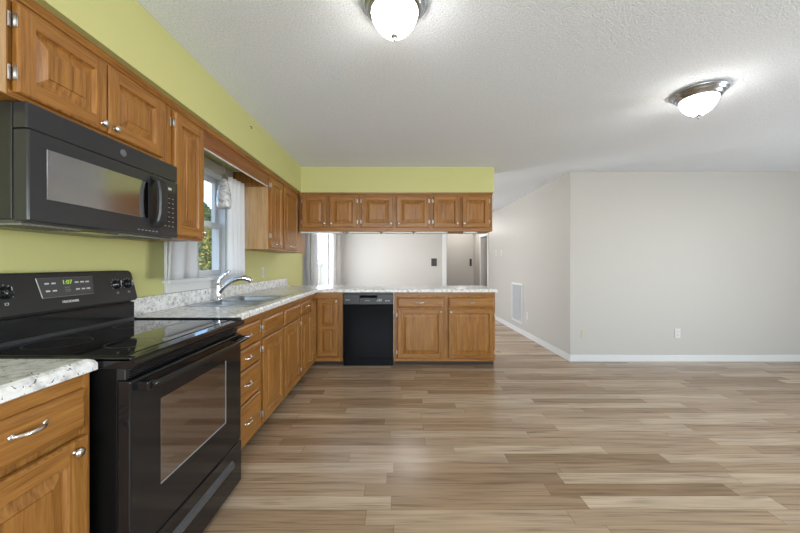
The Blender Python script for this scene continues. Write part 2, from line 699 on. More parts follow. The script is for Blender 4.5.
# windows in the left wall
def make_window(name, H, cas, sill):
    ya, yb, za, zb = H
    root = bpy.data.objects.new(name, None)
    COL.objects.link(root)
    struct(root)
    mb = MB()   # casing and jamb liner
    x = XL
    mb.box((x, ya - cas, za), (x + 0.02, ya, zb), 'white_paint', 0.004)
    mb.box((x, yb, za), (x + 0.02, yb + cas, zb), 'white_paint', 0.004)
    mb.box((x, ya - cas, zb), (x + 0.022, yb + cas, zb + 0.085), 'white_paint', 0.004)
    j = 0.014
    mb.box((x - TH, ya, za), (x, ya + j, zb), 'white_paint')
    mb.box((x - TH, yb - j, za), (x, yb, zb), 'white_paint')
    mb.box((x - TH, ya, zb - j), (x, yb, zb), 'white_paint')
    mb.box((x - TH, ya, za), (x, yb, za + j), 'white_paint')
    mb.build('window_frame', root)
    mb = MB()
    mb.box((x, ya - cas - 0.02, za - 0.022), (x + 0.05, yb + cas + 0.02, za + 0.002), 'white_paint', 0.004)
    if sill:
        mb.box((x, ya - cas, za - 0.088), (x + 0.018, yb + cas, za - 0.022), 'white_paint', 0.003)
    mb.build('window_sill', root)
    zm = (za + zb) / 2 + 0.005

    def sash(nm, xc, z0, z1):
        mb = MB()
        s, y0, y1 = 0.042, ya + j, yb - j
        mb.box((xc - 0.016, y0, z0), (xc + 0.016, y0 + s, z1), 'white_paint', 0.003)
        mb.box((xc - 0.016, y1 - s, z0), (xc + 0.016, y1, z1), 'white_paint', 0.003)
        mb.box((xc - 0.016, y0 + s, z0), (xc + 0.016, y1 - s, z0 + s), 'white_paint', 0.003)
        mb.box((xc - 0.016, y0 + s, z1 - s), (xc + 0.016, y1 - s, z1), 'white_paint', 0.003)
        o = mb.build('sash', root)
        mb = MB()
        mb.box((xc - 0.002, y0 + s, z0 + s), (xc + 0.002, y1 - s, z1 - s), 'clear_glass')
        mb.build('pane', o)
    sash('upper', x - 0.085, zm - 0.022, zb - j)
    sash('lower', x - 0.048, za + j, zm + 0.022)
    return root


make_window('window_1', KW, 0.085, True)
make_window('window_2', DW_, 0.08, True)

# ------------------------------------------------------------------ the yard beyond the window
mb = MB()
gx = [XL - TH - 0.02, -6, -14, -30, -90]
gz = [-0.35, -0.2, 0.75, 1.05, 1.2]
for i in range(4):
    mb.face([(gx[i], -40, gz[i]), (gx[i], 160, gz[i]), (gx[i + 1], 160, gz[i + 1]), (gx[i + 1], -40, gz[i + 1])], 'dry_lawn')
struct(mb.build('lawn_ground'))


def ground_z(x):
    for i in range(4):
        if gx[i] >= x >= gx[i + 1]:
            return gz[i] + (gz[i + 1] - gz[i]) * (gx[i] - x) / (gx[i] - gx[i + 1])
    return 1.2


def tree(label, x, y, h, spread, mats, seed, bare=0.25):
    rnd = random.Random(seed)
    root = thing('tree', label, 'tree', (x, y, ground_z(x)), 0, 'trees beyond the kitchen window')
    mb = MB()
    mb.tube([(0, 0, -0.1), (0.05, 0.02, h * 0.35), (-0.03, 0.05, h * 0.65), (0, 0, h * 0.92)], [h * .028, h * .022, h * .014, h * .004], 'bark', 8)
    for i in range(9):
        a, zz = rnd.uniform(0, 2 * PI), h * rnd.uniform(bare, 0.8)
        mb.tube([(0, 0, zz), (math.cos(a) * spread * .35, math.sin(a) * spread * .35, zz + h * .07), (math.cos(a) * spread * .75, math.sin(a) * spread * .75, zz + h * .16)], [h * .010, h * .007, h * .003], 'bark', 6)
    mb.build('trunk', root)
    mb = MB()
    for i in range(2600):
        a, t = rnd.uniform(0, 2 * PI), rnd.random()
        zz = h * (bare + (1 - bare) * t)
        r = spread * math.sqrt(rnd.random()) * math.sin(PI * min(1, 0.18 + 0.80 * t)) ** 0.8
        c = Vector((r * math.cos(a), r * math.sin(a), zz))
        s = h * rnd.uniform(0.020, 0.044)
        q = Matrix.Rotation(rnd.uniform(0, 6.28), 3, Vector((rnd.uniform(-1, 1), rnd.uniform(-1, 1), rnd.uniform(-1, 1))).normalized())
        mb.face([c + q @ Vector(v) * s for v in ((-1, 0, 0), (0, -.6, .1), (1, 0, 0), (0, .6, .1))], rnd.choice(mats))
    mb.build('foliage', root)


YG = ['leaf_yellow', 'leaf_yellow', 'leaf_green']
tree('round yellow leaved tree on the dry lawn, seen low in the kitchen window', -8.3, 14.6, 3.0, 1.3, YG, 1, 0.12)
tree('slim dark green tree standing tallest of the trees beyond the window', -11.7, 19.6, 4.4, 1.1, ['leaf_dark', 'leaf_dark', 'leaf_green'], 2, 0.15)
tree('small yellow green bushy tree nearest the right side of the lower sash', -6.9, 12.0, 2.3, 0.9, ['leaf_green', 'leaf_yellow'], 3, 0.08)
tree('broad olive green tree far back across the lawn', -18.5, 31.0, 4.2, 2.3, ['leaf_green', 'leaf_dark', 'leaf_yellow'], 4, 0.15)
tree('golden leaved tree behind the slim dark tree', -14.0, 24.5, 3.6, 1.8, ['leaf_yellow', 'leaf_green'], 5, 0.2)


# ------------------------------------------------------------------ cabinet parts (local: x along the front, y into the depth, z up)
def door_mesh(mb, x0, z0, x1, z1, t=0.02, st=0.058, mids=(), fld=0.030):
    c = 0.006

    def rect(i, y, a=(x0, z0, x1, z1)):
        return [(a[0] + i, y, a[1] + i), (a[2] - i, y, a[1] + i), (a[2] - i, y, a[3] - i), (a[0] + i, y, a[3] - i)]
    mb.rings([rect(0, -0.001), rect(0, -t + c), rect(c * .4, -t + c * .4), rect(c, -t)], 'oak_upright', True, True, False, False)
    xa, xb = x0 + st, x1 - st

    def q(ax, az, bx, bz, mat):
        mb.face([(ax, -t, az), (bx, -t, az), (bx, -t, bz), (ax, -t, bz)], mat)
    q(x0 + c, z0 + c, xa, z1 - c, 'oak_upright')
    q(xb, z0 + c, x1 - c, z1 - c, 'oak_upright')
    zs = [z0 + c, z0 + st]
    ops = []
    lo = z0 + st
    for mz in mids:
        ops.append((lo, mz - st / 2))
        q(xa, mz - st / 2, xb, mz + st / 2, 'oak_level')
        lo = mz + st / 2
    ops.append((lo, z1 - st))
    q(xa, z0 + c, xb, z0 + st, 'oak_level')
    q(xa, z1 - st, xb, z1 - c, 'oak_level')
    for a, b in ops:
        A = (xa, a, xb, b)
        mb.rings([rect(0, -t, A), rect(0.003, -t + 0.007, A), rect(0.008, -t + 0.013, A), rect(0.011, -t + 0.013, A), rect(0.012 + fld, -t + 0.005, A), rect(0.0135 + fld, -t + 0.001, A)],
                 'oak_upright', True, False, True, False)


def knob(parent, x, z, y=-0.02, mat='pewter'):
    mb = MB()
    mb.lathe([(0.007, 0), (0.005, 0.003), (0.0045, 0.008), (0.008, 0.010), (0.0135, 0.013), (0.0145, 0.017), (0.0115, 0.021), (0.005, 0.023), (0.0005, 0.0235)], mat, (x, y, z), '-Y', 20)
    return mb.build('knob', parent)


def pull(parent, x, z, y=-0.02, half=0.040, mat='nickel'):
    mb = MB()
    pts = []
    for i in range(13):
        u = -1 + 2 * i / 12
        pts.append((x + half * u, y - 0.004 - 0.018 * (1 - abs(u) ** 2.6), z - 0.002 * (1 - u * u)))
    mb.tube(pts, [0.0045 + 0.0022 * (1 - abs(-1 + 2 * i / 12)) for i in range(13)], mat, 10)
    for s in (-1, 1):
        mb.lathe([(0.0085, 0), (0.0085, 0.004), (0.006, 0.007)], mat, (x + half * s, y, z), '-Y', 14, False, True)
    return mb.build('handle', parent)


def hinge(parent, x, z, side):
    """side -1: the frame leaf lies to the left of the door edge x, +1: to the right."""
    mb = MB()
    mb.box((x + side * 0.004, -0.0035, z - 0.024), (x + side * 0.014, 0.0, z + 0.024), 'hinge_metal', 0.0012, 1)
    mb.tube([(x + side * 0.003, -0.012, z - 0.022), (x + side * 0.003, -0.012, z + 0.022)], 0.0042, 'hinge_metal', 8)
    mb.box((x, -0.019, z - 0.02), (x + side * 0.0012, -0.006, z + 0.02), 'hinge_metal')
    return mb.build('hinge', parent)


def add_door(root, x0, z0, x1, z1, kn=None, hg=None, hz=None, st=0.058, mids=(), fld=0.03, pl=None):
    mb = MB()
    door_mesh(mb, x0, z0, x1, z1, 0.02, st, mids, fld)
    d = mb.build('door', root)
    if kn:
        knob(d, *kn)
    if pl:
        pull(d, *pl)
    if hg:
        hx = x0 if hg < 0 else x1
        for z in (hz or (z0 + 0.07, z1 - 0.07)):
            hinge(d, hx, z, hg)
    return d


def add_drawer(root, x0, z0, x1, z1, pl=None, name='drawer'):
    mb = MB()
    t = 0.02

    def rect(i, y):
        return [(x0 + i, y, z0 + i), (x1 - i, y, z0 + i), (x1 - i, y, z1 - i), (x0 + i, y, z1 - i)]
    mb.rings([rect(0, -0.001), rect(0, -t + 0.011), rect(0.004, -t + 0.006), rect(0.014, -t + 0.001), rect(0.017, -t)], 'oak_level', True, True, True, False)
    d = mb.build(name, root)
    if pl:
        pull(d, *pl)
    return d


def carcass(root, w, dep, z0, z1, stile=(0.04, 0.04), rails=(0.05, 0.035), mid=(), crown=False, toe=False):
    mb = MB()
    if toe:
        mb.box((0.001, 0.02, z0), (0.017, dep, z1), 'oak_upright')
        mb.box((w - 0.017, 0.02, z0), (w - 0.001, dep, z1), 'oak_upright')
        mb.box((0.017, 0.02, z0), (w - 0.017, dep, z0 + 0.016), 'oak_level')
        mb.box((0.017, dep - 0.008, z0 + 0.016), (w - 0.017, dep, z1), 'oak_upright')
    else:
        mb.box((0.001, 0.02, z0), (w - 0.001, dep, z1), 'oak_upright')
    mb.build('body', root)
    mb = MB()
    mb.box((0, 0, z0), (stile[0], 0.02, z1), 'oak_upright', 0.001, 1)
    mb.box((w - stile[1], 0, z0), (w, 0.02, z1), 'oak_upright', 0.001, 1)
    mb.box((stile[0], 0.0003, z1 - rails[0]), (w - stile[1], 0.02, z1), 'oak_level')
    mb.box((stile[0], 0.0003, z0), (w - stile[1], 0.02, z0 + rails[1]), 'oak_level')
    for m_ in mid:
        mb.box((m_ - 0.022, 0.0003, z0 + rails[1]), (m_ + 0.022, 0.02, z1 - rails[0]), 'oak_upright')
    mb.box((stile[0], 0.006, z0 + rails[1]), (w - stile[1], 0.02, z1 - rails[0]), 'oak_upright')
    mb.build('face_frame', root)
    if crown:
        mb = MB()
        mb.prism([(0.0, z1 - 0.026), (-0.006, z1 - 0.026), (-0.010, z1 - 0.018), (-0.016, z1 - 0.012), (-0.018, z1), (0.0, z1)], 0.0, w, 'oak_level')
        mb.build('crown', root)
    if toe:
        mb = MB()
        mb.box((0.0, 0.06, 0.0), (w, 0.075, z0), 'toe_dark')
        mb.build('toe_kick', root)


# ------------------------------------------------------------------ upper cabinets, left wall
XU = -1.202
DU = XU - XL - 0.002
GU = 'oak wall cabinets along the left wall'
c = thing('wall_cabinet', 'short two door oak wall cabinet right above the black microwave', 'cabinet', (XU, 0.955, 0), R(90), GU)
carcass(c, 0.745, DU, 1.757, SOF, (0.05, 0.045), (0.04, 0.02), (), True)
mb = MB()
mb.box((0.0, -0.0012, 1.760), (0.044, 0.0, SOF - 0.03), 'oak_lit')  # lighter oak puts the light on this stile into its colour
mb.build('lit_stile', c)['label'] = 'oak stile face with its lit tone painted in'
add_door(c, 0.061, 1.772, 0.376, 2.052, (0.352, 1.800), -1, (1.83, 1.995), 0.05)
add_door(c, 0.383, 1.772, 0.695, 2.052, (0.408, 1.800), 1, (1.83, 1.995), 0.05)
c = thing('wall_cabinet', 'tall single door oak wall cabinet between the black microwave and the window', 'cabinet', (XU, 1.702, 0), R(90), GU)
carcass(c, 0.318, DU, 1.372, SOF, (0.035, 0.02), (0.04, 0.02), (), True)
add_door(c, 0.036, 1.388, 0.300, 2.052, (0.283, 1.425), -1, (1.50, 1.99), 0.055)
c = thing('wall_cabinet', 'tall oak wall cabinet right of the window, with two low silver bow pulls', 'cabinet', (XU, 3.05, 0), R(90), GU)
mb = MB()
mb.box((-0.003, 0.003, 1.373), (0.0, DU, SOF - 0.14), 'oak_lit')  # window light on the cabinet side, painted as a lighter oak
mb.build('side_panel', c)['label'] = 'oak side panel with window light painted into its tone'
carcass(c, 1.22, DU, 1.372, SOF, (0.035, 0.30), (0.04, 0.02), (0.365,), True)
add_door(c, 0.028, 1.392, 0.345, 2.052, None, -1, (1.50, 1.98), 0.055, pl=(0.185, 1.425))
add_door(c, 0.385, 1.392, 0.865, 2.052, None, 1, (1.50, 1.98), 0.055, pl=(0.615, 1.425))

t = thing('window_valance', 'flat reddish oak valance board spanning above the kitchen window', 'valance', (XU, 2.022, 0), R(90))
mb = MB()
mb.box((0.0, 0.0, 1.962), (1.026, 0.02, SOF), 'oak_red')
mb.build('board', t)
mb = MB()
mb.prism([(0.0, SOF - 0.026), (-0.006, SOF - 0.026), (-0.010, SOF - 0.018), (-0.016, SOF - 0.012), (-0.018, SOF), (0.0, SOF)], 0.0, 1.026, 'oak_level')
mb.build('crown', t)
mb = MB()
mb.box((0.0, 0.002, 1.958), (1.026, 0.018, 1.962), 'strip_plastic')
mb.build('edge_strip', t)['label'] = 'thin pale edge strip'

# ------------------------------------------------------------------ upper cabinets over the peninsula
YU = 3.945


def px_u(px):
    return (px - CX) * (YU - 0.02) / F


GP = 'short oak cabinets hanging over the peninsula'
specs = [(-1.178, -0.4405, (302, 326.3), (329.3, 356.5), 'short two door oak cabinet over the peninsula, in the corner nearest the window wall'),
         (-0.4395, 0.4265, (361.5, 392.8), (396.6, 428.6), 'short two door oak cabinet in the middle of the peninsula run'),
         (0.4275, 1.163, (433.6, 459.4), (462.4, 489.2), 'short two door oak cabinet at the free end of the peninsula run')]
for x0, x1, d1, d2, lab in specs:
    c = thing('wall_cabinet', lab, 'cabinet', (x0, YU, 0), 0, GP)
    carcass(c, x1 - x0, 0.33, 1.628, SOF, (0.02, 0.02), (0.045, 0.05), (), True)
    a0, a1, b0, b1 = [px_u(p) - x0 for p in (*d1, *d2)]
    add_door(c, a0, 1.675, a1, 2.048, (a1 - 0.022, 1.722), -1, (1.742, 1.995), 0.050)
    add_door(c, b0, 1.675, b1, 2.048, (b0 + 0.022, 1.722), 1, (1.742, 1.995), 0.050)

XW = [(-0.93, 0.50, 'slim white light bar under the corner end of the peninsula cabinets'),
      (-0.40, 0.36, 'slim white light bar under the left middle door of the peninsula cabinets'),
      (0.012, 0.34, 'slim white light bar under the right middle door of the peninsula cabinets'),
      (0.425, 0.38, 'slim white light bar under the left door of the end cabinet'),
      (0.91, 0.14, 'stubby white light bar under the free end of the peninsula cabinets')]
for i, (x, w, lab) in enumerate(XW):
    t = thing('under_cabinet_light', lab, 'light bar', (x, 4.02, 1.628), 0, 'light bars under the peninsula cabinets')
    mb = MB()
    mb.box((-w / 2, -0.02, -0.016), (w / 2, 0.02, 0), 'strip_plastic', 0.004)
    mb.build('housing', t)
    for s in (-1, 1):
        mb = MB()
        mb.box((s * w / 2 - 0.014, -0.026, -0.022), (s * w / 2 + 0.014, 0.026, 0), 'white_plastic', 0.004)
        mb.build('end_cap', t)

# ------------------------------------------------------------------ base cabinets
XF = -0.98
YP = 3.92
ZB, ZU = 0.058, 0.893        # bottom of the face frame, underside of the worktop
ZT = 0.933                   # worktop
DB = XF - XL - 0.004
GB = 'oak base cabinets'

c = thing('base_cabinet', 'honey oak base cabinet in front of the black range, cut by the picture edge', 'cabinet', (XF, 0.64, 0), R(90), GB)
carcass(c, 0.398, DB, ZB, ZU, (0.03, 0.024), (0.045, 0.03), (), False, True)
add_drawer(c, 0.02, 0.725, 0.374, 0.848, (0.208, 0.802, -0.02, 0.040))
add_door(c, 0.02, 0.075, 0.376, 0.703, (0.331, 0.671), -1, None, 0.06)

c = thing('base_cabinet', 'narrow oak base cabinet with a stack of four drawers beside the range', 'cabinet', (XF, 1.84, 0), R(90), GB)
carcass(c, 0.492, DB, ZB, ZU, (0.03, 0.03), (0.045, 0.02), (), False, True)
for z0, z1, zp in ((0.700, 0.842, 0.773), (0.560, 0.690, 0.628), (0.345, 0.550, 0.458), (0.085, 0.335, 0.215)):
    add_drawer(c, 0.02, z0, 0.466, z1, (0.262, zp))

c = thing('base_cabinet', 'wide oak sink cabinet with two plain panels over two doors', 'cabinet', (XF, 2.334, 0), R(90), GB)
carcass(c, 0.936, DB, ZB, ZU, (0.03, 0.03), (0.045, 0.02), (0.455,), False, True)
for x0, x1, hg in ((0.018, 0.436, -1), (0.476, 0.916, 1)):
    d = add_drawer(c, x0, 0.708, x1, 0.832, None, 'false_front')
    add_door(c, x0, 0.082, x1, 0.688, None, hg, (0.15, 0.62), 0.055)
for x in (0.018,):
    hinge(c, x, 0.77, -1)

c = thing('base_cabinet', 'oak base cabinet with one drawer over one door, next to the inside corner', 'cabinet', (XF, 3.272, 0), R(90), GB)
carcass(c, 0.436, DB, ZB, ZU, (0.03, 0.03), (0.045, 0.02), (), False, True)
add_drawer(c, 0.022, 0.715, 0.412, 0.832, (0.217, 0.782))
add_door(c, 0.022, 0.082, 0.412, 0.695, None, -1, (0.16, 0.63), 0.055)

# corner unit with a folding two-leaf door
c = thing('corner_cabinet', 'oak corner base cabinet with a folding two leaf door at the inside corner', 'cabinet', (XF, YP, 0), 0, GB)
mb = MB()
mb.box((XL - XF + 0.004, -0.209, ZB), (-0.02, 0.55, ZU), 'oak_upright')
mb.box((-0.02, 0.02, ZB), (0.333, 0.55, ZU), 'oak_upright')
mb.build('body', c)
mb = MB()
mb.box((-0.02, -0.209, ZB), (0, 0.0, ZB + 0.035), 'oak_level')
mb.box((-0.02, -0.209, ZU - 0.045), (0, 0.0, ZU), 'oak_level')
mb.box((-0.02, 0.0, ZB), (0.298, 0.02, ZB + 0.05), 'oak_level')
mb.box((-0.02, 0.0, ZU - 0.07), (0.298, 0.02, ZU), 'oak_level')
mb.box((0.298, -0.0005, ZB), (0.333, 0.02, ZU), 'oak_upright')
mb.build('face_frame', c)
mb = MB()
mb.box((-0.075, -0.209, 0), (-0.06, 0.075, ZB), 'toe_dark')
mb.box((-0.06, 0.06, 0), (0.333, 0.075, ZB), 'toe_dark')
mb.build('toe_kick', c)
d = add_door(c, 0.026, 0.118, 0.272, 0.812, (0.255, 0.785), None, None, 0.05, (0.470,), 0.022)
d2 = MB()
door_mesh(d2, 0.0, 0.118, 0.178, 0.812, 0.02, 0.045, (0.470,), 0.016)
d2.build('door', c, (0.0, -0.203, 0), (0, 0, R(90)))

# peninsula double cabinet
c = thing('base_cabinet', 'wide oak base cabinet at the peninsula end with two drawers and two doors', 'cabinet', (-0.03, YP, 0), 0, GB)
carcass(c, 1.218, 0.55, ZB, ZU, (0.03, 0.03), (0.045, 0.035), (0.622,), False, True)


def px_b(px):
    return (px - CX) * (YP - 0.02) / F + 0.03


for a, b, hg, kx in ((397.6, 443.2, -1, 1), (448.6, 494.2, 1, -1)):
    a, b = px_b(a), px_b(b)
    add_drawer(c, a, 0.708, b, 0.828, ((a + b) / 2, 0.768))
    k = (b - 0.028) if kx > 0 else (a + 0.028)
    add_door(c, a, 0.098, b, 0.690, (k, 0.655), hg, (0.165, 0.62), 0.055)


# ------------------------------------------------------------------ worktops
def nosing(mb, path, zt, zb, mat, r=0.016):
    """rounded front edge swept along a path of (x, y); the overhang side is to the right of travel."""
    prof = [(0.0, zb), (r * 0.88, zb), (r, zb + r * 0.12), (r, zt - r * 0.8), (r * 0.72, zt - r * 0.28), (r * 0.2, zt), (0.0, zt)]
    rs = []
    P = [Vector((p[0], p[1], 0)) for p in path]
    for i, p in enumerate(P):
        nrm = []
        for a, b in ((i - 1, i), (i, i + 1)):
            if a >= 0 and b < len(P):
                d = (P[b] - P[a]).normalized()
                nrm.append(Vector((d.y, -d.x, 0)))
        if len(nrm) == 2:
            m_ = (nrm[0] + nrm[1]) / (1 + nrm[0].dot(nrm[1]))
        else:
            m_ = nrm[0]
        rs.append([(p.x + m_.x * o, p.y + m_.y * o, z) for o, z in prof])
    mb.rings(rs, mat, True, True, True, False)


XC = -0.955 + 0.0                   # inner line of the nosing along the left run
YC = YP - 0.026                     # inner line along the peninsula
XE = 1.205
SX0, SX1, SY0, SY1 = -1.47, -1.045, 2.343, 3.012     # cut-out for the sink
t = thing('countertop', 'long L shaped speckled grey white worktop running round to the peninsula', 'countertop', (0, 0, 0))
mb = MB()
g = 'speckled_laminate'
xw = XL + 0.002
YE_ = 4.50
mb.box((xw, 1.828, ZU), (XC, SY0, ZT), g)
mb.box((xw, SY0, ZU), (SX0, SY1, ZT), g)
mb.box((SX1, SY0, ZU), (XC, SY1, ZT), g)
mb.box((xw, SY1, ZU), (XC, YC, ZT), g)
mb.box((xw, YC, ZU), (XE - 0.016, YE_, ZT), g)
nosing(mb, [(XC, YC), (XC, 1.828)][::-1] and [(XE - 0.016, YE_), (XE - 0.016, YC), (XC, YC), (XC, 1.828)][::-1], ZT, ZU, g)
mb.build('worktop', t)
mb = MB()
mb.box((xw, 1.828, ZT), (XL + 0.024, YE_, ZT + 0.102), g, 0.004)
mb.build('backsplash', t)
t = thing('countertop', 'short speckled worktop with a rounded corner before the range', 'countertop', (0, 0, 0))
mb = MB()
mb.box((xw, 0.62, ZU), (XC - 0.03, 1.026, ZT), g)
nosing(mb, [(XC - 0.03, 0.62), (XC - 0.03, 1.026), (xw, 1.026)], ZT, ZU, g, 0.022)
mb.build('worktop', t)
mb = MB()
mb.box((xw, 0.62, ZT), (XL + 0.024, 1.046, ZT + 0.102), g, 0.004)
mb.build('backsplash', t)

# ------------------------------------------------------------------ sink and faucet
t = thing('kitchen_sink', 'double bowl stainless steel sink set into the speckled worktop', 'sink', (0, 0, ZT))
ym = 2.62


def rr_(x0, y0, x1, y1, r, z, n=5):
    pts = []
    for cx_, cy_, a0 in ((x1 - r, y1 - r, 0), (x0 + r, y1 - r, 90), (x0 + r, y0 + r, 180), (x1 - r, y0 + r, 270)):
        for k in range(n + 1):
            a = R(a0 + 90 * k / n)
            pts.append((cx_ + r * math.cos(a), cy_ + r * math.sin(a), z))
    return pts


mb = MB()
rx0, rx1, ry0, ry1 = -1.495, -1.015, 2.285, 3.045
bowls = [(-1.425, 2.352, -1.06, ym - 0.018), (-1.425, ym + 0.018, -1.06, 3.0)]
zr = 0.004
for a, b in (((rx0, ry0), (-1.425, ry1)), ((-1.06, ry0), (rx1, ry1)), ((-1.425, ry0), (-1.06, 2.352)), ((-1.425, ym - 0.018), (-1.06, ym + 0.018)), ((-1.425, 3.0), (-1.06, ry1))):
    mb.box((*a, 0.0005), (*b, zr), 'steel')
mb.build('rim', t)
for x0, y0, x1, y1 in bowls:
    mb = MB()
    mb.rings([rr_(x0, y0, x1, y1, 0.001, zr), rr_(x0, y0, x1, y1, 0.03, zr - 0.004), rr_(x0 + .006, y0 + .006, x1 - .006, y1 - .006, 0.05, -0.14), rr_(x0 + .03, y0 + .03, x1 - .03, y1 - .03, 0.05, -0.165)], 'steel', True, False, True)
    mb.lathe([(0.042, -0.1645), (0.040, -0.162), (0.030, -0.163), (0.004, -0.1635)], 'chrome', ((x0 + x1) / 2, (y0 + y1) / 2, 0), 'Z', 20)
    mb.build('bowl', t)

t = thing('kitchen_faucet', 'chrome single lever pull out faucet behind the sink', 'faucet', (-1.458, 2.66, ZT + 0.004))
mb = MB()
mb.lathe([(0.029, 0), (0.029, 0.006), (0.023, 0.012), (0.021, 0.05), (0.021, 0.12), (0.019, 0.128), (0.002, 0.130)], 'chrome', (0, 0, 0), 'Z', 24, True)
mb.build('base', t)
mb = MB()
mb.tube([(-0.002, 0, 0.118), (0.0, 0.0, 0.150), (0.012, 0.003, 0.178), (0.045, 0.01, 0.210), (0.090, 0.018, 0.245)], [0.021, 0.018, 0.014, 0.011, 0.008], 'chrome', 14)
mb.build('lever', t)
mb = MB()
mb.tube([(0.005, 0, 0.060), (0.035, 0.008, 0.105), (0.085, 0.018, 0.150), (0.140, 0.030, 0.176), (0.190, 0.042, 0.182), (0.225, 0.050, 0.170), (0.245, 0.055, 0.145)],
        [0.018, 0.018, 0.019, 0.021, 0.023, 0.022, 0.018], 'chrome', 16)
mb.build('spout', t)

# ------------------------------------------------------------------ range
RW_ = 0.757
t = thing('range', 'black freestanding electric range between two oak cabinets', 'range', (-0.867, 1.058, 0), R(90))
mb = MB()
mb.box((0.003, 0.045, 0.03), (RW_ - 0.003, 0.64, 0.893), 'range_side', 0.003)
mb.build('body', t)
for x in (0.05, RW_ - 0.05):
    for y in (0.10, 0.58):
        mb = MB()
        mb.lathe([(0.018, 0), (0.018, 0.012), (0.01, 0.016), (0.01, 0.032)], 'black_matte', (x, y, 0), 'Z', 12, True, True)
        mb.build('foot', t)
mb = MB()   # cooktop: frame with a rolled front lip, glass let into it
lip = [(0.640, 0.893), (0.030, 0.893), (0.010, 0.889), (-0.006, 0.893), (-0.016, 0.901), (-0.019, 0.910), (-0.014, 0.919), (-0.002, 0.924), (0.030, 0.926), (0.640, 0.926)]
mb.prism(lip, 0.0, RW_, 'black_enamel')
ct = mb.build('cooktop', t)
mb = MB()
mb.box((0.028, 0.045, 0.924), (RW_ - 0.028, 0.578, 0.9285), 'black_glass', 0.0015, 1)
mb.build('glass_top', ct)
for x, y, r in ((0.20, 0.16, 0.075), (0.20, 0.44, 0.095), (0.56, 0.16, 0.10), (0.56, 0.44, 0.075)):
    mb = MB()
    mb.lathe([(r, 0.9286), (r + 0.0025, 0.9288), (r + 0.005, 0.9286)], 'charcoal_plastic', (x, y, 0), 'Z', 40)
    mb.build('burner_ring', ct)
# raised side rails of the cooktop
for x0, x1 in ((0.0, 0.022), (RW_ - 0.022, RW_)):
    mb = MB()
    mb.box((x0, -0.004, 0.912), (x1, 0.60, 0.930 if x0 == 0 else 0.936), 'black_enamel', 0.006, 3)
    mb.build('side_rail', ct)
# vent strip under the lip
mb = MB()
mb.box((0.004, 0.02, 0.853), (RW_ - 0.004, 0.05, 0.893), 'black_matte', 0.002)
for i in range(4):
    z = 0.858 + i * 0.0085
    mb.box((0.02, 0.013, z), (RW_ - 0.02, 0.024, z + 0.0045), 'black_enamel', 0.001, 1)
mb.build('vent_strip', t)
# oven door
mb = MB()
mb.box((0.002, 0.0, 0.262), (RW_ - 0.002, 0.046, 0.850), 'black_enamel', 0.006, 3)
od = mb.build('oven_door', t)
mb = MB()
mb.box((0.137, -0.0012, 0.432), (0.585, 0.004, 0.742), 'oven_window', 0.001, 1)
mb.build('window', od)
mb = MB()
for a, b in (((0.137, 0.425), (0.585, 0.431)), ((0.586, 0.425), (0.594, 0.742))):
    mb.box((a[0], -0.0016, a[1]), (b[0], 0.003, b[1]), 'dim_print_glint')  # lighter strips stand for the reflection on the window recess edges
mb.build('window_glint', od)
mb = MB()
n_ = 24
pts = [(0.03 + (RW_ - 0.06) * i / n_, -0.043 - 0.010 * math.sin(PI * i / n_), 0.828) for i in range(n_ + 1)]
mb.tube(pts, 0.0125, 'black_enamel', 14)
for x in (0.034, RW_ - 0.034):
    mb.box((x - 0.014, -0.045, 0.812), (x + 0.014, 0.004, 0.844), 'black_enamel', 0.006, 3)
mb.build('handle', od)
# storage drawer with a long pressed grip
mb = MB()
prof = [(0.046, 0.035), (0.004, 0.035), (0.0, 0.040), (0.0, 0.160), (0.016, 0.176), (0.018, 0.186), (0.0, 0.205), (0.0, 0.250), (0.004, 0.254), (0.046, 0.254)]
mb.prism([(0.046, 0.03), (0.004, 0.03), (0.0, 0.034), (0.0, 0.250), (0.004, 0.254), (0.046, 0.254)], 0.002, RW_ - 0.002, 'black_enamel')
sd = mb.build('storage_drawer', t)
mb = MB()
mb.prism([(-0.0005, 0.150), (-0.012, 0.160), (-0.016, 0.172), (-0.010, 0.186), (-0.0005, 0.196)], 0.06, RW_ - 0.10, 'charcoal_plastic')  # lighter grey puts the reflected light on the grip into its colour
mb.build('grip', sd)
# backguard
mb = MB()
mb.box((0.004, 0.592, 0.926), (RW_ - 0.004, 0.655, 1.026), 'black_enamel', 0.005, 2)
mb.box((0.02, 0.60, 1.02), (RW_ - 0.02, 0.655, 1.04), 'dark_gap')
bg = mb.build('backguard', t)
mb = MB()
mb.prism([(0.594, 0.926), (0.578, 0.926), (0.577, 0.930), (0.592, 0.941), (0.594, 0.941)], 0.006, RW_ - 0.006, 'charcoal_plastic')
mb.build('base_trim', bg)
mb = MB()   # control fascia: leaning panel with rounded corners


def fascia(i, dy):
    """rounded outline of the leaning fascia, inset i, pushed out dy along local -y."""
    pts = []
    x0, x1, z0, z1, r = i, RW_ - i, 1.034 + i, 1.198 - i, 0.022
    for cx_, cz_, a0 in ((x1 - r, z1 - r, 0), (x0 + r, z1 - r, 90), (x0 + r, z0 + r, 180), (x1 - r, z0 + r, 270)):
        for k in range(6):
            a = R(a0 + 90 * k / 5)
            x, z = cx_ + r * math.cos(a), cz_ + r * math.sin(a)
            # the upper corners sit further in than the lower ones, as on the pressed panel
            sh = 0.012 * (z - 1.034) / 0.164 * (1 if x < RW_ / 2 else -1)
            pts.append((x + sh * abs(x - RW_ / 2) / (RW_ / 2), 0.578 + (z - 1.034) * 0.20 - dy, z))
    return pts


back = [(p[0], 0.658, p[2]) for p in fascia(0, 0)]
mb.rings([back, fascia(0, 0.0), fascia(0.002, 0.004), fascia(0.006, 0.006)], 'black_matte', True, True, True, False)
fa = mb.build('control_fascia', t)


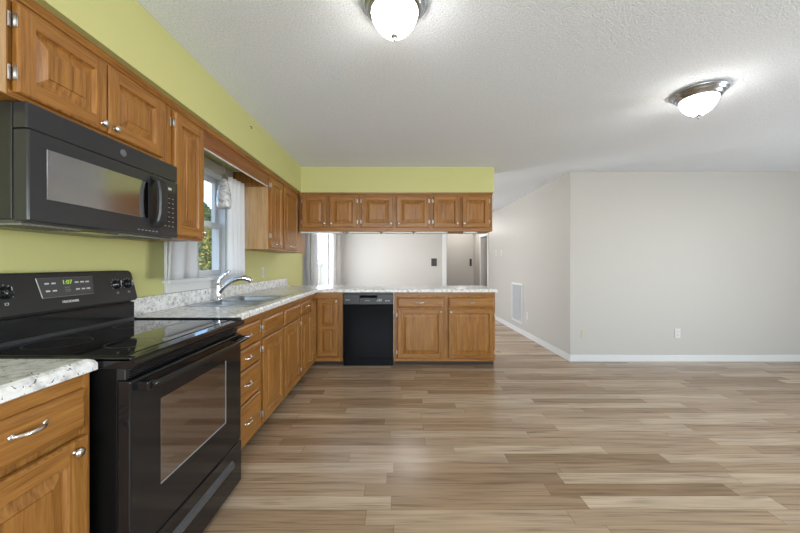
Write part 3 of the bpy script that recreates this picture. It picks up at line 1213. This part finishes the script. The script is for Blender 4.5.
def on_fascia(x, z, out=0.0):
    return (x, 0.572 + (z - 1.034) * 0.20 - out, z)


tilt = math.atan(0.20)
for x in (0.083, 0.150, 0.632, 0.702):
    mb = MB()
    mb.lathe([(0.0235, 0), (0.0235, 0.004), (0.019, 0.007), (0.0175, 0.02), (0.015, 0.023), (0.001, 0.024)], 'black_enamel', (0, 0, 0), '-Y', 24)
    mb.box((-0.004, -0.030, -0.019), (0.004, -0.018, 0.019), 'black_enamel', 0.002, 2)
    mb.box((-0.0008, -0.0308, 0.004), (0.0008, -0.0295, 0.018), 'grey_print')
    k = mb.build('knob', fa, on_fascia(x, 1.126, 0.0005), (-tilt, 0, 0))
    mb = MB()
    for q in range(9):
        a = R(-35 + q * 31.25)
        px_, pz_ = 0.030 * math.cos(a), 0.030 * math.sin(a)
        mb.box((px_ - 0.0016, -0.0006, pz_ - 0.0016), (px_ + 0.0016, 0, pz_ + 0.0016), 'grey_print')
    mb.build('dial_print', fa, on_fascia(x, 1.126, 0.0006), (-tilt, 0, 0))
    mb = MB()
    mb.box((-0.006, -0.0006, -0.047), (0.006, 0, -0.0455), 'grey_print')
    mb.box((-0.006, -0.0006, -0.0395), (0.006, 0, -0.038), 'grey_print')
    mb.box((-0.006, -0.0006, -0.047), (-0.0045, 0, -0.038), 'grey_print')
    mb.box((0.0045, -0.0006, -0.047), (0.006, 0, -0.038), 'grey_print')
    mb.build('burner_icon', fa, on_fascia(x, 1.126, 0.0006), (-tilt, 0, 0))
mb = MB()
mb.rings([[(x, 0, z) for x, z in ((-0.122, 0.045), (-0.110, -0.040), (0.116, -0.040), (0.126, 0.045))], [(x, -0.003, z) for x, z in ((-0.120, 0.043), (-0.108, -0.038), (0.114, -0.038), (0.124, 0.043))]], 'dim_print_glint', True, True, False, False)
mb.face([(x, -0.003, z) for x, z in ((-0.120, 0.043), (-0.108, -0.038), (0.114, -0.038), (0.124, 0.043))], 'charcoal_plastic')
dp = mb.build('display_panel', fa, on_fascia(0.382, 1.131, 0.0004), (-tilt, 0, 0))
mb = MB()
for cx_ in (-0.085, -0.058, 0.042, 0.068, 0.092):
    for cz_ in (0.020, -0.012):
        mb.box((cx_ - 0.008, -0.0042, cz_ - 0.003), (cx_ + 0.008, -0.003, cz_ + 0.003), 'grey_print')
for cz_ in (0.0, -0.010, -0.018):
    mb.box((-0.014, -0.0042, cz_ - 0.0012), (0.008, -0.003, cz_ + 0.0012), 'dim_print_glint')
mb.build('button_print', dp)
text_part('clock_digits', '1:07', 0.026, 'green_digits', dp, (0.0, -0.0035, 0.022))
text_part('brand_lettering', 'FRIGIDAIRE', 0.0145, 'brand_print', fa, on_fascia(0.385, 1.069, 0.001), (R(90) - tilt, 0, 0))

# ------------------------------------------------------------------ microwave
t = thing('microwave', 'black over the range microwave hung beneath the short cabinet', 'microwave', (-1.175, 1.036, 1.368), R(90))
MWW, MH = 0.713, 0.387
mb = MB()
mb.box((0.0, 0.052, 0.010), (MWW, 0.362, MH), 'black_matte', 0.002)
mb.build('body', t)
mb = MB()
mb.box((0.0, 0.004, MH - 0.085), (MWW, 0.051, MH), 'charcoal_gloss', 0.005, 2)
tv = mb.build('top_trim', t)
mb = MB()
mb.lathe([(0.015, 0), (0.015, 0.0015), (0.0135, 0.002), (0.001, 0.002)], 'emblem_grey', (0.367, 0.004, MH - 0.042), '-Y', 28)
mb.lathe([(0.0100, 0.0022), (0.0108, 0.0024), (0.0116, 0.0022)], 'charcoal_plastic', (0.367, 0.004, MH - 0.042), '-Y', 28)
mb.build('emblem', tv)['label'] = 'round grey emblem'
mb = MB()
mb.box((0.0, 0.0, 0.004), (0.578, 0.050, MH - 0.087), 'charcoal_gloss', 0.005, 2)
dr = mb.build('door', t)
mb = MB()
mb.box((0.056, -0.0012, 0.082), (0.500, 0.003, 0.252), 'microwave_window', 0.001, 1)
mb.build('window', dr)
mb = MB()
pts = [(0.538, -0.004, 0.045), (0.538, -0.034, 0.070), (0.538, -0.044, 0.11), (0.538, -0.046, 0.165), (0.538, -0.044, 0.22), (0.538, -0.034, 0.262), (0.538, -0.004, 0.285)]
sec = []
for x, y, z in pts:
    sec.append([(x - 0.026, y, z), (x - 0.022, y - 0.008, z), (x + 0.022, y - 0.008, z), (x + 0.026, y, z), (x + 0.024, y + 0.012, z), (x - 0.024, y + 0.012, z)])
mb.rings(sec, 'black_matte', True, True, True, False)
mb.build('handle', dr)
mb = MB()
for i in range(6):
    mb.box((0.44 + i * 0.022, -0.0008, 0.022), (0.452 + i * 0.022, 0.001, 0.026), 'dim_print_glint')
mb.build('door_print', dr)
mb = MB()
mb.box((0.580, 0.002, 0.004), (MWW, 0.050, MH - 0.087), 'charcoal_gloss', 0.005, 2)
cp = mb.build('control_panel', t)
mb = MB()
mb.box((0.605, 0.0008, 0.235), (0.690, 0.003, 0.272), 'smoked_glass', 0.0005, 1)
mb.box((0.638, 0.0002, 0.248), (0.662, 0.001, 0.260), 'grey_print')
mb.build('display', cp)
mb = MB()
for i in range(7):
    for k in range(3):
        z = 0.205 - i * 0.024
        mb.box((0.612 + k * 0.028, 0.0008, z - 0.002), (0.624 + k * 0.028, 0.003, z + 0.002), 'dim_print_glint')
mb.build('keypad_print', cp)
mb = MB()
mb.box((0.006, 0.03, 0.0), (MWW - 0.006, 0.362, 0.010), 'charcoal_plastic', 0.002)
un = mb.build('underside', t)
for x0, x1 in ((0.03, 0.24), (0.47, 0.68)):
    mb = MB()
    mb.box((x0, 0.06, -0.004), (x1, 0.20, 0.001), 'filter_mesh', 0.001, 1)
    for i in range(10):
        x = x0 + 0.012 + i * 0.0205
        mb.box((x, 0.066, -0.0055), (x + 0.006, 0.194, -0.0035), 'charcoal_plastic')
    mb.build('grease_filter', un)
mb = MB()
mb.box((0.28, 0.08, -0.003), (0.43, 0.17, 0.001), 'smoked_glass', 0.001, 1)
mb.build('lamp_lens', un)

# ------------------------------------------------------------------ dishwasher
t = thing('dishwasher', 'black built in dishwasher under the peninsula worktop', 'dishwasher', (-0.643, YP, 0), 0)
DWW = 0.606
mb = MB()
mb.box((0.004, 0.02, 0.02), (DWW - 0.004, 0.54, 0.886), 'black_matte')
mb.build('body', t)
mb = MB()
mb.box((0.002, -0.018, 0.10), (DWW - 0.002, 0.02, 0.742), 'dishwasher_black', 0.004, 2)
mb.build('door', t)
mb = MB()
mb.box((0.002, -0.022, 0.746), (0.20, 0.02, 0.868), 'black_matte', 0.004, 2)
mb.box((0.41, -0.022, 0.746), (DWW - 0.002, 0.02, 0.868), 'black_matte', 0.004, 2)
mb.box((0.20, -0.022, 0.746), (0.41, 0.02, 0.826), 'black_matte', 0.003, 2)
mb.box((0.19, -0.004, 0.82), (0.42, 0.02, 0.868), 'dishwasher_black')
mb.box((0.192, -0.021, 0.857), (0.418, -0.004, 0.868), 'black_matte')
cpn = mb.build('control_panel', t)
mb = MB()
mb.prism([(-0.020, 0.826), (-0.010, 0.836), (-0.006, 0.846), (-0.004, 0.826)], 0.205, 0.405, 'dishwasher_black')
mb.build('handle_grip', cpn)
mb = MB()
mb.box((0.028, -0.0228, 0.795), (0.085, -0.0215, 0.805), 'dim_print_glint')
mb.box((0.265, -0.0228, 0.788), (0.325, -0.0215, 0.796), 'dim_print_glint')
for i in range(3):
    mb.box((0.405 + i * 0.022, -0.0228, 0.786), (0.420 + i * 0.022, -0.0215, 0.794), 'grey_print')
mb.box((0.418, -0.0228, 0.806), (0.47, -0.0215, 0.810), 'grey_print')
for i in range(2):
    mb.box((0.51 + i * 0.03, -0.0228, 0.786), (0.53 + i * 0.03, -0.0215, 0.794), 'grey_print')
mb.build('panel_print', cpn)
mb = MB()
mb.box((0.004, 0.004, 0.004), (DWW - 0.004, 0.024, 0.096), 'dishwasher_black', 0.003)
mb.build('kick_plate', t)


# ------------------------------------------------------------------ curtains, rods, pendant
def curtain(name, label, x, y0, y1, z0, z1, mat, folds, amp, seed, group, flare=0.0):
    rnd = random.Random(seed)
    ny, nz = folds * 10, 14
    ph = rnd.uniform(0, 6)
    w = [rnd.uniform(0.6, 1.2) for _ in range(folds + 2)]
    mb = MB()
    rows = []
    for side in (0, 1):
        for j in range(nz + 1):
            v = j / nz
            z = z1 + (z0 - z1) * v
            row_ = []
            for i in range(ny + 1):
                u_ = i / ny
                k = u_ * folds
                a = amp * (0.55 + 0.5 * v) * w[int(k)]
                dx = a * math.sin(2 * PI * k + ph + 0.25 * math.sin(5 * v + k))
                y = y0 + (y1 - y0) * u_ + 0.008 * v * math.sin(3 * k + ph) - flare * v * (1 - u_)
                row_.append((x + dx + (0.0025 if side else 0), y, z))
            rows.append(row_)
    k = mb.mi(mat)
    V = [[mb.bm.verts.new(p) for p in r] for r in rows]
    half = nz + 1

    def quad(a, b, c_, d):
        f = mb.bm.faces.new((a, b, c_, d))
        f.material_index = k
        f.smooth = True
    for s in (0, half):
        for j in range(nz):
            for i in range(ny):
                quad(V[s + j][i], V[s + j][i + 1], V[s + j + 1][i + 1], V[s + j + 1][i])
    for j in range(nz):
        for i in (0, ny):
            quad(V[j][i], V[j + 1][i], V[half + j + 1][i], V[half + j][i])
    for i in range(ny):
        for j in (0, nz):
            quad(V[j][i], V[j][i + 1], V[half + j][i + 1], V[half + j][i])
    o = mb.build(name)
    return tag(o, label, 'curtain', group)


XK = -1.425


def rod(label, x, y0, y1, z, r):
    t = thing('curtain_rod', label, 'curtain rod', (x, y0, z), 0, 'curtain rods at the windows')
    mb = MB()
    mb.tube([(0, 0, 0), (0, y1 - y0, 0)], r, 'pewter', 10)
    mb.build('rod', t)
    for y in (0, y1 - y0):
        s = -1 if y == 0 else 1
        mb = MB()
        mb.lathe([(0.001, -0.012), (0.008, -0.009), (0.012, 0), (0.008, 0.009), (0.001, 0.012)], 'pewter', (0, y + s * 0.008, 0), 'Z', 14)
        mb.build('finial', t)
    for y in (0.05, y1 - y0 - 0.05):
        mb = MB()
        mb.box((XL - x + 0.001, y - 0.006, -0.014), (0.004, y + 0.006, -0.006), 'pewter', 0.001, 1)
        mb.build('bracket', t)
    return t


rod('thin metal curtain rod across the kitchen window', XK, 2.06, 3.02, 1.952, 0.0055)
CG = 'curtains of the kitchen window'
curtain('curtain', 'short curtain greyed to look backlit, hanging at the left of the kitchen window behind the microwave', XK + 0.030, 2.03, 2.26, 1.135, 1.965, 'grey_curtain', 2, 0.014, 3, CG, 0.075)  # grey fabric puts this curtain's backlit shade into the colour
curtain('curtain', 'short white curtain at the right of the kitchen window beside the cabinet', XK + 0.026, 2.71, 2.985, 1.135, 1.965, 'white_curtain', 4, 0.014, 5, CG)
rod('metal curtain rod of the dining room window beyond the peninsula', -1.46, 5.35, 7.62, 2.11, 0.008)
CG2 = 'long curtains of the dining room window'
curtain('curtain', 'long grey curtain beyond the corner cabinet, beside the green wall', -1.425, 5.36, 5.86, 0.10, 2.12, 'grey_curtain', 6, 0.018, 8, CG2)
curtain('curtain', 'long white curtain at the far side of the dining room window', -1.42, 6.92, 7.60, 0.10, 2.12, 'white_curtain', 7, 0.022, 9, CG2)

t = thing('pendant_lamp', 'small pendant lamp with a marbled white bell shade over the sink', 'pendant lamp', (-1.358, 2.56, SOF))
mb = MB()
mb.lathe([(0.05, 0), (0.05, -0.008), (0.035, -0.02), (0.004, -0.024)], 'white_plastic', (0, 0, 0), 'Z', 24)
mb.build('canopy', t)
mb = MB()
mb.tube([(0, 0, -0.02), (0, 0, -0.165)], 0.0032, 'white_plastic', 8)
mb.build('cord', t)
mb = MB()
mb.lathe([(0.004, -0.150), (0.009, -0.158), (0.017, -0.195), (0.019, -0.205), (0.014, -0.208)], 'pewter', (0, 0, 0), 'Z', 20)
mb.build('cap', t)
mb = MB()
prof = [(0.018, -0.200), (0.028, -0.222), (0.040, -0.262), (0.049, -0.310), (0.053, -0.360), (0.050, -0.405), (0.044, -0.425)]
mb.lathe(prof + [(r - 0.003, z) for r, z in prof[::-1]], 'marbled_glass', (0, 0, 0), 'Z', 32)
mb.build('shade', t)

# ------------------------------------------------------------------ ceiling lamps
t = thing('ceiling_light', 'dome ceiling light with a nickel rim over the floor before the range', 'ceiling light', (-0.008, 1.435, CZ))
LG = 'ceiling lights'
t['group'] = LG
mb = MB()
mb.lathe([(0.146, 0.0), (0.150, -0.008), (0.148, -0.016), (0.138, -0.020), (0.136, -0.030), (0.131, -0.036), (0.122, -0.040), (0.120, -0.052), (0.112, -0.058), (0.098, -0.058)], 'rim_metal', (0, 0, 0), 'Z', 48, True)
mb.build('rim', t)
mb = MB()
prof = [(0.100, -0.052), (0.103, -0.062), (0.098, -0.082), (0.084, -0.110), (0.064, -0.134), (0.040, -0.151), (0.016, -0.160), (0.002, -0.1605)]
mb.lathe(prof, 'lamp_glass', (0, 0, 0), 'Z', 48)
mb.build('glass_shade', t)
mb = MB()
mb.lathe([(0.017, -0.158), (0.016, -0.164), (0.008, -0.168), (0.006, -0.174), (0.007, -0.179), (0.004, -0.184), (0.0005, -0.185)], 'rim_metal', (0, 0, 0), 'Z', 20)
mb.build('finial', t)
dup(t, (2.045, 2.20, CZ), 0, 'dome ceiling light with a nickel rim over the empty right side of the room', LG)
for x, y, w, lab in ((0.25, 6.2, 15, 'unseen dome light added to brighten the dining room beyond the hanging cabinets'), (1.70, 8.55, 8, 'unseen dome light added to brighten the hallway behind the dining room'), (2.95, 7.9, 5, 'unseen dome light added to brighten the small room behind the hall wall')):  # unseen fixtures added to brighten the rooms beyond
    dup(t, (x, y, CZ), 0, lab, LG)
    light('added_fill', 'POINT', w, (x, y, CZ - 0.30), (0, 0, 0), color=(1.0, 0.96, 0.90)).data.shadow_soft_size = 0.08  # added point fill, hung below each unseen fixture


# ------------------------------------------------------------------ plates, outlets, grille
def plate(name, label, cat, loc, rz, w, h, mat, kind, group=None, slotmat='dark_gap'):
    t = thing(name, label, cat, loc, rz, group)
    mb = MB()
    mb.box((-w / 2, -0.006, -h / 2), (w / 2, 0, h / 2), mat, 0.003, 2)
    mb.build('cover_plate', t)
    if kind == 'outlet':
        for z in (-0.021, 0.021):
            mb = MB()
            mb.box((-0.016, -0.0085, z - 0.014), (0.016, -0.005, z + 0.014), mat, 0.003, 2)
            for x in (-0.006, 0.006):
                mb.box((x - 0.0015, -0.009, z - 0.004), (x + 0.0015, -0.008, z + 0.006), slotmat)
            mb.build('socket', t)
    elif kind == 'switch':
        for x in ((-0.023, 0.023) if w > 0.1 else (0,)):
            mb = MB()
            mb.box((x - 0.006, -0.016, -0.006), (x + 0.006, -0.005, 0.012), mat, 0.002, 1)
            mb.build('toggle', t)
    else:
        mb = MB()
        for z in (-0.042, 0.042):
            mb.lathe([(0.004, 0), (0.003, 0.0015), (0.0003, 0.002)], mat, (0, -0.006, z), '-Y', 10)
        mb.build('screw', t)
    return t


OG = 'wall outlets and plates'
plate('wall_outlet', 'white outlet on the green wall above the backsplash', 'outlet', (XL, 3.73, 1.135), R(90), 0.072, 0.118, 'white_plastic', 'outlet', OG)
plate('wall_outlet', 'white outlet low on the beige wall, the right one of the two plates', 'outlet', (3.55, YF, 0.355), 0, 0.075, 0.118, 'white_plastic', 'outlet', OG)
plate('blank_plate', 'ivory blank plate low on the beige wall near its corner', 'wall plate', (2.37, YF, 0.345), 0, 0.075, 0.118, 'ivory_plastic', 'blank', OG)
plate('wall_outlet', 'white outlet low on the hall wall right of the air grille', 'outlet', (XH, 5.45, 0.36), R(-90), 0.075, 0.118, 'white_plastic', 'outlet', OG)
plate('light_switch', 'dark bronze double switch plate on the back dining wall', 'light switch', (0.912, YB, 1.27), 0, 0.135, 0.19, 'bronze_plate', 'switch')
plate('light_switch', 'tall narrow dark plate on the end wall of the hallway', 'light switch', (2.11, YE, 1.27), 0, 0.062, 0.21, 'bronze_plate', 'switch')
SG = 'pale switches on the hall wall'
plate('light_switch', 'white switch on the hall wall, the one nearer the doorway', 'light switch', (XH, 7.15, 1.46), R(-90), 0.075, 0.118, 'white_plastic', 'switch', SG)
plate('light_switch', 'white switch on the hall wall, the one nearer the air grille', 'light switch', (XH, 6.80, 1.46), R(-90), 0.075, 0.118, 'white_plastic', 'switch', SG)

t = thing('air_return_grille', 'white louvered air return grille low on the hall wall', 'air grille', (XH, 5.90, 0.53), R(-90))
gw, gh = 0.52, 0.70
mb = MB()
for a, b in (((-gw / 2, -gh / 2), (gw / 2, -gh / 2 + 0.035)), ((-gw / 2, gh / 2 - 0.035), (gw / 2, gh / 2)), ((-gw / 2, -gh / 2 + 0.035), (-gw / 2 + 0.035, gh / 2 - 0.035)), ((gw / 2 - 0.035, -gh / 2 + 0.035), (gw / 2, gh / 2 - 0.035))):
    mb.box((a[0], -0.014, a[1]), (b[0], 0, b[1]), 'white_paint', 0.003, 1)
mb.build('frame', t)
mb = MB()
mb.box((-gw / 2 + 0.03, -0.002, -gh / 2 + 0.03), (gw / 2 - 0.03, -0.0005, gh / 2 - 0.03), 'grille_grey')
nl = 13
for i in range(nl):
    x = -gw / 2 + 0.045 + i * (gw - 0.09) / (nl - 1)
    mb.face([(x - 0.006, -0.003, -gh / 2 + 0.035), (x + 0.004, -0.009, -gh / 2 + 0.035), (x + 0.004, -0.009, gh / 2 - 0.035), (x - 0.006, -0.003, gh / 2 - 0.035)], 'white_paint')
mb.build('louver', t)

for y, lab in ((5.15, 'tiny nail in the upper hall wall, nearest its corner'), (5.75, 'tiny nail in the upper hall wall, middle of three'), (6.05, 'tiny nail in the upper hall wall, nearest the doorway')):
    mb = MB()
    mb.tube([(0, 0, 0), (-0.016, 0, 0.004)], [0.004, 0.004], 'pewter', 8)
    o = mb.build('wall_nail', None, (XH, y, 1.70))
    tag(o, lab, 'nail', 'nails in the hall wall')
mb = MB()
mb.tube([(0, 0, 0), (0.012, 0, 0), (0.016, 0, -0.006), (0.014, 0, -0.014), (0.008, 0, -0.013)], 0.0025, 'bronze_plate', 8)
o = mb.build('screw_hook', None, (-1.15, 2.55, 2.31))
tag(o, 'tiny dark screw hook in the green soffit above the window', 'hook')
